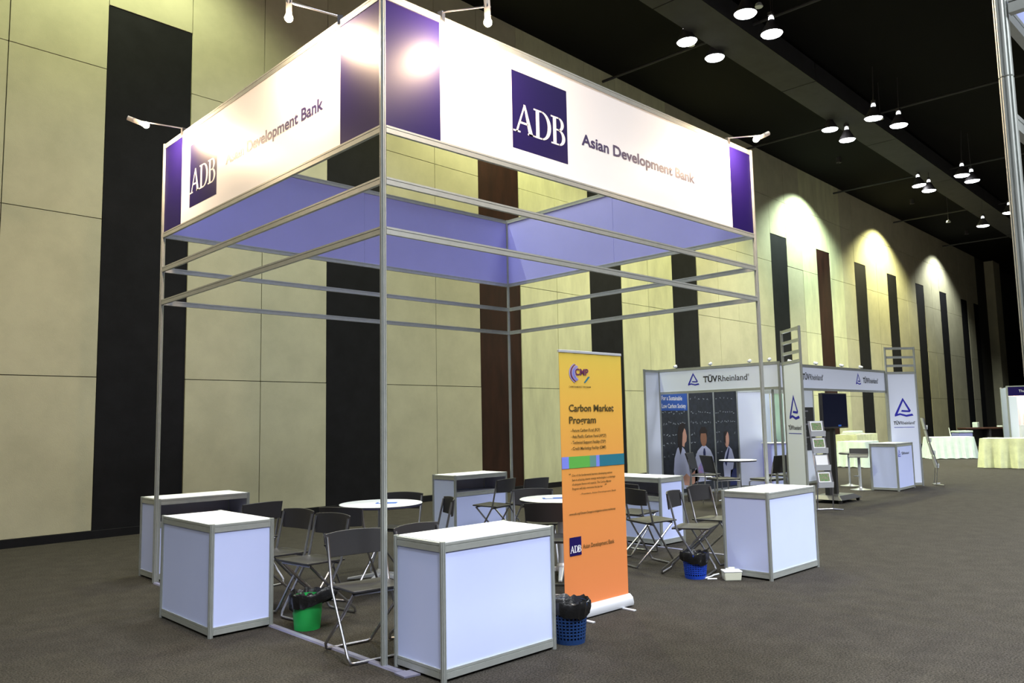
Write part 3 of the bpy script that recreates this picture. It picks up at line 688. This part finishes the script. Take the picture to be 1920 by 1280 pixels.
# woman in profile on the left
gp(0, 'picture', [(.42, .15), (.36, .5), (.40, .75), (.50, .93), (.62, .99), (.75, .90), (.90, .60), (.91, .35), (.80, .15)], 'shirt', .001)
gp(0, 'picture', [(.66, .98), (.62, 1.08), (.64, 1.25), (.72, 1.36), (.80, 1.28), (.84, 1.16), (.82, 1.06), (.76, 1.02), (.74, .95)], 'skin', .002)
gp(0, 'picture', [(.60, .80), (.53, 1.0), (.53, 1.2), (.58, 1.36), (.69, 1.43), (.80, 1.39), (.76, 1.31), (.70, 1.22), (.68, 1.08), (.66, .92)], 'hair', .003)
gp(1, 'picture', [(.95, .42), (1.15, .52), (1.2, .46), (1.22, .30), (1.0, .22), (.95, .22)], 'skin', .001)
gp(0, 'picture', [(.66, .38), (.78, .44), (.905, .36), (.905, .2), (.7, .22)], 'skin', .002)
# boy in the middle
gp(1, 'picture', [(1.06, .25), (1.10, .72), (1.20, .86), (1.36, .95), (1.5, .95), (1.66, .86), (1.76, .72), (1.80, .25)], 'shirt', .001)
gp(1, 'picture', blob(1.43, 1.10, .115, .16), 'skin2', .002)
gp(1, 'picture', [(1.30, 1.12), (1.29, 1.24), (1.36, 1.33), (1.50, 1.33), (1.57, 1.24), (1.56, 1.12), (1.52, 1.2), (1.34, 1.2)], 'hair', .003)
gp(1, 'picture', [(1.41, .62), (1.39, .82), (1.42, .90), (1.46, .90), (1.48, .82), (1.46, .62)], 'navy', .003)
gp(1, 'globe_picture', [p for p in arc(1.44, .42, .27, .24, 0, 180, 14)], 'globe', .004)
# boy in profile on the right
gp(2, 'picture', [(2.15, .2), (2.12, .55), (2.22, .78), (2.36, .92), (2.48, .84), (2.56, .65), (2.5, .45), (2.35, .2)], 'shirt', .001)
gp(2, 'picture', blob(2.30, 1.06, .09, .17), 'skin', .002)
gp(2, 'picture', [(2.28, 1.24), (2.2, 1.2), (2.2, 1.02), (2.25, .95), (2.26, 1.12), (2.34, 1.22)], 'hair', .003)
gp(2, 'picture', [(2.18, .58), (2.36, .9), (2.39, .86), (2.24, .5)], 'navy', .002)
gp(2, 'picture', [(2.35, .1), (2.4, .42), (2.68, .45), (2.72, .1)], 'navy', .001)
rnd = random.Random(3)
for i in range(3):   # chalk scribbles
    mb = MB()
    for (zc, n_, s_) in ((1.90, 5 if i else 0, .05), (1.62, 9, .04), (1.42, 10, .05), (1.2, 8, .06), (1.02, 7, .06), (.8, 6, .05)):
        for k in range(n_):
            x_ = .925*i + .08 + (.78*k/max(1, n_)) + rnd.uniform(-.02, .02)
            if zc < 1.3 and ((.5 < x_ < .95) or (1.15 < x_ < 1.75) or (2.1 < x_ < 2.6)): continue
            z_ = zc+rnd.uniform(-.025, .025)
            for q_ in range(2):
                a = rnd.uniform(-1.4, 1.4); l = s_*rnd.uniform(.5, 1); dx, dz = math.cos(a)*l/2, math.sin(a)*l/2; ww = .004
                mb.plate([(x_-dx, z_-dz-ww), (x_+dx, z_+dz-ww), (x_+dx, z_+dz+ww), (x_-dx, z_-dz+ww)], L2(bxs[0], TY1-.0042), X, Z, .0005, n=(0, -1, 0))
                x_ += .02
    obj('chalk_writing', mb, 'chalk', gw[i])
# wings
def wing(p, q, label, flip=False):
    p = Vector((p[0]-TX0, p[1]-TY0, 0)); q = Vector((q[0]-TX0, q[1]-TY0, 0)); d = (q-p).normalized(); wl_ = (q-p).length
    for c in (p, q): obj('post', MB().sweep(OCT, c, c+Z*2.93, (1, 0, 0)), 'alu', tb2)
    o, *_ = tpanel(p, q, .05, 2.38, 'wing_panel', 'panelw'); o['label'] = label
    for z in (2.53, 2.71, 2.90): rail(p+Z*z, q+Z*z, tb2, .05)
    nn = Vector((d.y, -d.x, 0)); nn2 = nn if not flip else nn
    O = p + nn*.0045
    logo(o, O+d*wl_*.5+Z*1.45, d, .40); wordmark(o, O+d*wl_*.14+Z*1.29, d, wl_*.74, .07)
    obj('underline', MB().plate([(wl_*.15, 1.225), (wl_*.84, 1.225), (wl_*.84, 1.235), (wl_*.15, 1.235)], O, d, Z, .0015), 'tuvblue', o)
    return o
wing((9.42, 2.08), (8.91, 1.52), 'narrow wing panel with emblem, left of the brochure stand')
wing((14.36, 2.30), (14.88, 1.90), 'wing panel with emblem behind the small counter')
# small clamp lamps on the top rail
for k, (x, y) in enumerate(((TX0, 4.25), (TX0, 3.5), (TX0, 2.72), (TX0, 2.35), (10.2, 2.34), (11.2, 2.34), (12.3, 2.34), (13.2, 2.34))):
    t = empty('clip_lamp', (x, y, TZ+.012), 0, 'white clip lamp on the %s top rail of the white booth, %s from the left' % (('left', 'right')[k > 3], ('first', 'second', 'third', 'fourth')[k % 4]), 'lamp', 'clip lamps on the white booth')
    dd = Vector((1, 0, 0)) if k < 4 else Vector((0, 1, 0))
    obj('clip', MB().box((-.015, -.015, -.0), (.015, .015, .025)), 'shell', t); obj('shade', MB().cyl(Vector((0, 0, .022))-dd*.03, Vector((0, 0, .038))+dd*.04, .02, 12, .028), 'top', t, True)
# inside lights of that booth
for x, y in ((10.3, 3.5), (12.0, 3.4)): light('POINT', (x, y, 2.35), 12, (.8, .85, 1), size=.1)

# cabinet by the closet, tables, chairs of the white booth
t = empty('storage_cabinet', (12.35, 4.05, 0), R(-36), 'low grey white cabinet before the half-open door', 'cabinet')
obj('body', MB().box((0, -.2, 0), (.5, .2, .95)), 'backp', t); obj('top', MB().box((-.01, -.21, .951), (.51, .21, .97)), 'top', t); obj('door', MB().box((.02, -.206, .03), (.48, -.2005, .92)), 'panel', t)
t = make_table(.33, .74); t.location = (9.95, 3.32, 0); t['label'] = 'white round table inside the white booth'; t['group'] = 'tables in the white booth'
def make_visitor():
    t = empty('visitor_chair', (0, 0, 0), 0, 'x', 'chair', 'black visitor chairs in the white booth')
    obj('seat', MB().hexa([(-.21, -.2, .43), (.21, -.2, .43), (.22, .22, .44), (-.22, .22, .44), (-.21, -.2, .47), (.21, -.2, .47), (.22, .22, .47), (-.22, .22, .47)]), 'plastic', t, bevel=.012)
    obj('backrest', MB().hexa([(-.2, -.235, .56), (.2, -.235, .56), (.2, -.205, .56), (-.2, -.205, .56), (-.22, -.32, .86), (.22, -.32, .86), (.22, -.29, .86), (-.22, -.29, .86)]), 'plastic', t, bevel=.01)
    for s_ in (-1, 1):
        obj('leg', MB().tube([(s_*.2, -.26, .75), (s_*.22, -.21, .46), (s_*.23, -.27, .01)], .011, 6), 'chrome', t); obj('leg', MB().tube([(s_*.2, -.2, .435), (s_*.21, .16, .435), (s_*.22, .22, .41), (s_*.23, .24, .01)], .011, 6), 'chrome', t)
    return t
v0 = make_visitor(); v0.location = (9.25, 3.22, 0); v0.rotation_euler = (0, 0, R(-120)); v0['label'] = 'black visitor chair left of the table in the white booth, back to us'
dup(v0, (9.95, 4.0, 0), R(-165), 'black visitor chair behind the table, before the picture wall')
dup(v0, (9.6, 2.55, 0), R(-8), 'black visitor chair right of the table, back to us')
dup(v0, (10.6, 2.75, 0), R(75), 'black visitor chair seen edge-on beside the door frame')

# brochure stands
def brochure(loc, rz, label, lean=1):
    t = empty('brochure_stand', loc, rz, label, 'brochure stand', 'silver brochure stands')
    for s_ in (-1, 1):
        obj('side_tube', MB().tube([(s_*.13, .05, .012), (s_*.13, .0, .45), (s_*.12, .12, .9), (s_*.12, .2, 1.42)], .010, 6), 'chrome', t)
    obj('base', MB().tube([(-.24, -.08, .012), (-.13, .05, .014), (.13, .05, .014), (.24, -.08, .012)], .014, 6).box((-.14, .03, 0), (.14, .09, .02)), 'chrome', t)
    for k in range(4):
        z = .36+k*.27; y = .01+.055*k
        p = obj('pocket', MB().box((-.125, y-.035, z), (.125, y+.0, z+.012)).hexa([(-.125, y-.035, z), (.125, y-.035, z), (.125, y-.032, z), (-.125, y-.032, z), (-.125, y-.045, z+.09), (.125, y-.045, z+.09), (.125, y-.042, z+.09), (-.125, y-.042, z+.09)]), 'pale', t)
        pb = obj('back_plate', MB().hexa([(-.125, y, z), (.125, y, z), (.125, y+.006, z), (-.125, y+.006, z), (-.125, y+.05, z+.25), (.125, y+.05, z+.25), (.125, y+.056, z+.25), (-.125, y+.056, z+.25)]), 'pale', t)
        obj('brochure', MB().hexa([(-.10, y-.018, z+.013), (.10, y-.018, z+.013), (.10, y-.006, z+.013), (-.10, y-.006, z+.013), (-.10, y+.03, z+.235), (.10, y+.03, z+.235), (.10, y+.038, z+.235), (-.10, y+.038, z+.235)]), 'paper', pb)
        if k != 1: obj('cover_picture', MB().hexa([(-.085, y-.0, z+.10), (.085, y-.0, z+.10), (.085, y+.001, z+.10), (-.085, y+.001, z+.10), (-.085, y+.026, z+.222), (.085, y+.026, z+.222), (.085, y+.028, z+.222), (-.085, y+.028, z+.222)]), 'leaf', pb)
brochure((9.52, 1.52, 0), R(-38), 'silver brochure stand with four pockets beside the left wing panel')
brochure((15.3, 1.75, 0), R(28), 'silver brochure stand seen side-on right of the small counter')

# television on a stand
t = empty('television_stand', (10.92, 2.0, 0), 0, 'black television stand with wheeled base inside the white booth', 'television')
obj('base', MB().hexa([(-.42, -.3, .06), (.42, -.3, .06), (.42, .3, .06), (-.42, .3, .06), (-.3, -.2, .13), (.3, -.2, .13), (.3, .2, .13), (-.3, .2, .13)]), 'plastic', t, bevel=.01)
for sx in (-1, 1):
    for sy in (-1, 1): obj('caster', MB().cyl((sx*.36-.015, sy*.24, .03), (sx*.36+.015, sy*.24, .03), .03, 10), 'plastic', t)
obj('column', MB().box((-.26, -.02, .13), (-.12, .06, 1.45)), 'plastic', t); obj('column', MB().box((.02, -.02, .13), (.1, .06, 1.45)), 'plastic', t)
s_ = obj('television', MB().box((-.50, -.09, 1.28), (.50, -.025, 1.9)), 'plastic', t, bevel=.008); obj('screen', MB().box((-.48, -.0925, 1.31), (.48, -.0905, 1.88)), 'screen', s_)
obj('indicator', MB().box((.08, -.094, 1.31), (.2, -.0925, 1.34)), 'ledblue', s_)

# bar stool
t = empty('bar_stool', (13.33, 2.56, 0), R(200), 'chrome pedestal bar stool left of the small counter', 'stool')
obj('base', MB().lathe([(.2, .0), (.2, .008), (.12, .018), (.04, .04), (.03, .06)], 24), 'chrome', t, True)
obj('column', MB().cyl((0, 0, .05), (0, 0, .66), .028, 12), 'pale', t, True)
obj('seat', MB().sweep([(-.18, .02), (-.2, .13), (-.19, .135), (-.16, .03), (-.12, .0), (.16, .0), (.19, -.03), (.18, -.04), (.15, -.025), (-.12, -.025)], (0, -.18, .69), (0, .18, .69)), 'plastic', t, bevel=.004)
obj('foot_rest', MB().tube([(.0, 0, .28), (.16, -.1, .28), (.22, 0, .28), (.16, .1, .28), (0, 0.005, .28)], .01, 6), 'chrome', t)
t = empty('bar_stool', (14.1, 3.1, 0), R(60), 'chrome pedestal bar stool half hidden behind the small counter', 'stool')
obj('base', MB().lathe([(.2, .0), (.2, .008), (.12, .018), (.04, .04), (.03, .06)], 24), 'chrome', t, True); obj('column', MB().cyl((0, 0, .05), (0, 0, .66), .02, 12), 'pale', t, True)
obj('seat', MB().lathe([(.17, .67), (.19, .68), (.19, .70), (.17, .71)], 20), 'plastic', t, True)

# small logo counter
t = empty('small_counter', (13.36, 1.83, 0), 0, 'small white counter with emblem standing before the far wing panel', 'counter')
CW, CD_, CH = 1.0, .50, .92
for x_, y_ in ((0, 0), (CW, .06), (0, CD_), (CW, CD_)): obj('post', MB().sweep(OCT, (x_, y_, 0), (x_, y_, CH), (1, 0, 0)), 'alu', t)
def cpan(p, q, nm):
    p = Vector(p); q = Vector(q); d = (q-p).normalized(); nn = Vector((d.y, -d.x, 0)); a = p+d*.02; b = q-d*.02
    P = lambda z: [Vector((v.x, v.y, z)) for v in (a-nn*.003, b-nn*.003, b+nn*.003, a+nn*.003)]
    o = obj(nm, MB().hexa(P(.05)+P(CH-.03)), 'panel', t)
    for z in (.04, CH-.03): obj('rail', MB().sweep(railprof(.045, .02), (a.x, a.y, z), (b.x, b.y, z)), 'alu', t)
    return o, a, d, nn
o, a_, d_, n_ = cpan((0, 0, 0), (CW, .06, 0), 'front_panel')
logo(o, a_+n_*.0035+d_*.14+Z*.66, d_, .15); wordmark(o, a_+n_*.0035+d_*.28+Z*.70, d_, .5, .05)
cpan((0, CD_, 0), (0, 0, 0), 'side_panel'); cpan((CW, .06, 0), (CW, CD_, 0), 'side_panel'); cpan((CW, CD_, 0), (0, CD_, 0), 'back_panel')
obj('counter_top', MB().hexa([(-.02, -.02, CH), (CW+.02, .04, CH), (CW+.02, CD_+.02, CH), (-.02, CD_+.02, CH), (-.02, -.02, CH+.012), (CW+.02, .04, CH+.012), (CW+.02, CD_+.02, CH+.012), (-.02, CD_+.02, CH+.012)]), 'pale', t)

# ------------------------------------------------------------ cloth-covered tables
def clothed(loc, rz, w_, d_, h_, label, m='cloth', pleat=.03, n=60, freq=14, kind='tablecloth', name='clothed_table', flare=.1):
    t = empty(name, loc, rz, label, 'table')
    obj('tabletop', MB().box((-w_/2, -d_/2, h_-.03), (w_/2, d_/2, h_-.006)), 'wood', t)
    for sx in (-1, 1):
        for sy in (-1, 1): obj('leg', MB().cyl((sx*(w_/2-.08), sy*(d_/2-.08), 0), (sx*(w_/2-.08), sy*(d_/2-.08), h_-.03), .018, 8), 'pale', t)
    V = []; F = []; N = 4*n; rows = 7
    def per(k, off, am):
        side = k//n; f = (k % n)/n; cs = [(-w_/2, -d_/2), (w_/2, -d_/2), (w_/2, d_/2), (-w_/2, d_/2)]
        a = Vector(cs[side]); b = Vector(cs[(side+1) % 4]); p = a.lerp(b, f); e_ = (b-a).normalized(); nn = Vector((e_.y, -e_.x))
        ln = (b-a).length
        wv = am*math.sin(f*ln*freq*2)**3
        c_ = p.normalized()
        return p + nn*(off+wv)
    for j in range(rows+1):
        q = j/rows
        for k in range(N):
            p = per(k, .006+flare*q, pleat*q+.004*0); zz = h_*(1-q)+.008 if j else h_
            V.append((p.x, p.y, zz+(.02*abs(math.sin(k*.21)) if j == rows and flare > .05 else 0)))
    for j in range(rows):
        for k in range(N): F.append((j*N+k, (j+1)*N+k, (j+1)*N+(k+1) % N, j*N+(k+1) % N))
    F.append(tuple(range(N)))
    obj('tablecloth', MB().add(V, F), m, t, True)
    return t
clothed((26.2, 4.9, 0), R(-50), 1.3, .75, .72, 'table under a plain white cloth, alone before the far wall boards', flare=.13)
clothed((20.6, 5.6, 0), R(0), 1.0, .8, .74, 'table under a white cloth seen left of the small counter', flare=.1)
clothed((24.6, 7.3, 0), R(3), 2.0, .7, .86, 'higher table with pleated cream cloth against the panelled wall', 'skirt', .03, 60, 12, flare=.03)
clothed((22.0, 1.0, 0), R(-88), 3.3, .9, .80, 'long buffet table with pleated cream skirt at the right edge', 'skirt', .075, 110, 8, flare=.03)
t = empty('storage_boxes', (24.2, 7.3, .87), 0, 'stack of pale flat trays on the table against the wall', 'tray')
obj('tray', MB().box((-.3, -.2, 0), (.5, .2, .06)), 'pale', t, bevel=.01); obj('lid', MB().box((-.28, -.19, .062), (.46, .18, .10)), 'cloth', t, bevel=.01)
t = empty('menu_card', (26.0, 4.8, .725), R(30), 'small white folded card standing on the lone clothed table', 'card')
obj('card', MB().hexa([(-.06, -.05, 0), (.06, -.05, 0), (.06, -.045, 0), (-.06, -.045, 0), (-.05, -.004, .30), (.05, -.004, .30), (.05, .0, .30), (-.05, .0, .30)]), 'paper', t)
# far desk and chest
t = empty('long_desk', (34.4, 6.0, 0), R(-45), 'brown desk far back by the end of the wall', 'desk')
obj('desktop', MB().box((-1.0, -.35, .84), (1.0, .35, .89)), 'wood', t)
for x_ in (-.95, 0, .95): obj('leg', MB().box((x_-.04, -.3, 0), (x_+.04, .3, .84)), 'shell', t)
obj('modesty_panel', MB().box((-.95, .2, .1), (.95, .23, .84)), 'shell', t)
for k, (x_, y_) in enumerate(((34.15, 6.3), (34.85, 5.6))):
    t = empty('folded_linen', (x_, y_, .892), R(20*k), ('tall white folded linen on the far desk, left', 'low white folded linen on the far desk, right')[k], 'linen')
    obj('cloth', MB().box((-.12, -.1, 0), (.12, .1, .06 if k else .22)), 'cloth', t, bevel=.02)
t = empty('white_chest', (32.3, 6.3, 0), R(-40), 'pale blue white chest standing left of the far desk', 'chest')
obj('body', MB().box((-.28, -.25, .0), (.28, .25, .72)), 'backp', t); obj('lid', MB().box((-.3, -.27, .721), (.3, .27, .80)), 'cloth', t, bevel=.02)
# far booth at the right edge
t = empty('far_booth', (31.5, 4.39, 0), R(-70), 'far booth with dark blue name strip and warm lit pleated curtain', 'booth')
def fp(nm, a, b, m): return obj(nm, MB().box(a, b), m, t)
for x_ in (0, 3.0): fp('post', (x_-.03, -.03, 0), (x_+.03, .03, 2.5), 'alu'); fp('post', (x_-.03, 1.97, 0), (x_+.03, 2.03, 2.5), 'alu')
fp('side_panel', (-.01, .03, .05), (.01, 1.97, 2.45), 'panel'); fp('side_panel', (2.99, .03, .05), (3.01, 1.97, 2.45), 'panel'); fp('wing_panel', (.03, -.01, .05), (.30, .01, 2.1), 'panelw'); fp('fascia', (.03, -.012, 2.12), (2.97, .012, 2.46), 'vinylb')
fp('rail', (.03, -.02, 2.46), (2.97, .02, 2.5), 'alu')
text('lettering', 'Thaoth Pro', Vector((.38, -.013, 2.25)), X, Z, .62, .10, 'paper', t)
mb = MB(); N = 60; V = [(.05+2.9*k/N, 1.85+.05*math.sin(k*1.6), z) for z in (.05, 2.4) for k in range(N+1)]
mb.add(V, [(k, k+1, N+2+k, N+1+k) for k in range(N)]); obj('curtain', mb, 'curtain', t, True)
fp('white_desk', (.3, -.5, 0), (2.5, -.05, 1.02), 'top'); fp('equipment_box', (1.2, -.56, .6), (1.6, -.505, .8), 'shell')
lp = t.matrix_world
light('POINT', Vector((31.5, 4.39, 0)) + Matrix.Rotation(R(-70), 3, 'Z') @ Vector((1.3, 1.2, 2.2)), 120, (1, .72, .5), size=.1)

# ------------------------------------------------------------ near right booth, mostly outside the frame
PX_, PY_ = -.472, -3.69
t = empty('near_booth_frame', (PX_, PY_, 0), 0, 'aluminium corner post and fascia of a booth cut by the right edge', 'booth')
PO = [(a*.85, b*.85) for a, b in OCT]
p_ = obj('post', MB().sweep(PO, (0, 0, 0), (0, 0, 2.42), (1, 0, 0)), 'alu', t); obj('post', MB().sweep(PO, (0, 0, 2.424), (0, 0, 3.7), (1, 0, 0)), 'alu', t)
obj('post', MB().sweep(PO, (3, 0, 0), (3, 0, 3.7), (1, 0, 0)), 'alu', t); obj('post', MB().sweep(PO, (0, -3, 0), (0, -3, 3.7), (1, 0, 0)), 'alu', t)
for z in (2.62, 3.6):
    rail((0, 0, z), (3, 0, z), t, .045); rail((0, 0, z), (0, -3, z), t, .045)
obj('fascia_board', MB().box((.03, -.003, 2.645), (2.97, .003, 3.58)), 'panel', t); obj('fascia_board', MB().box((-.003, -2.97, 2.645), (.003, -.03, 3.58)), 'panel', t)
rail((0, 0, 2.3), (3, 0, 2.3), t, .045)
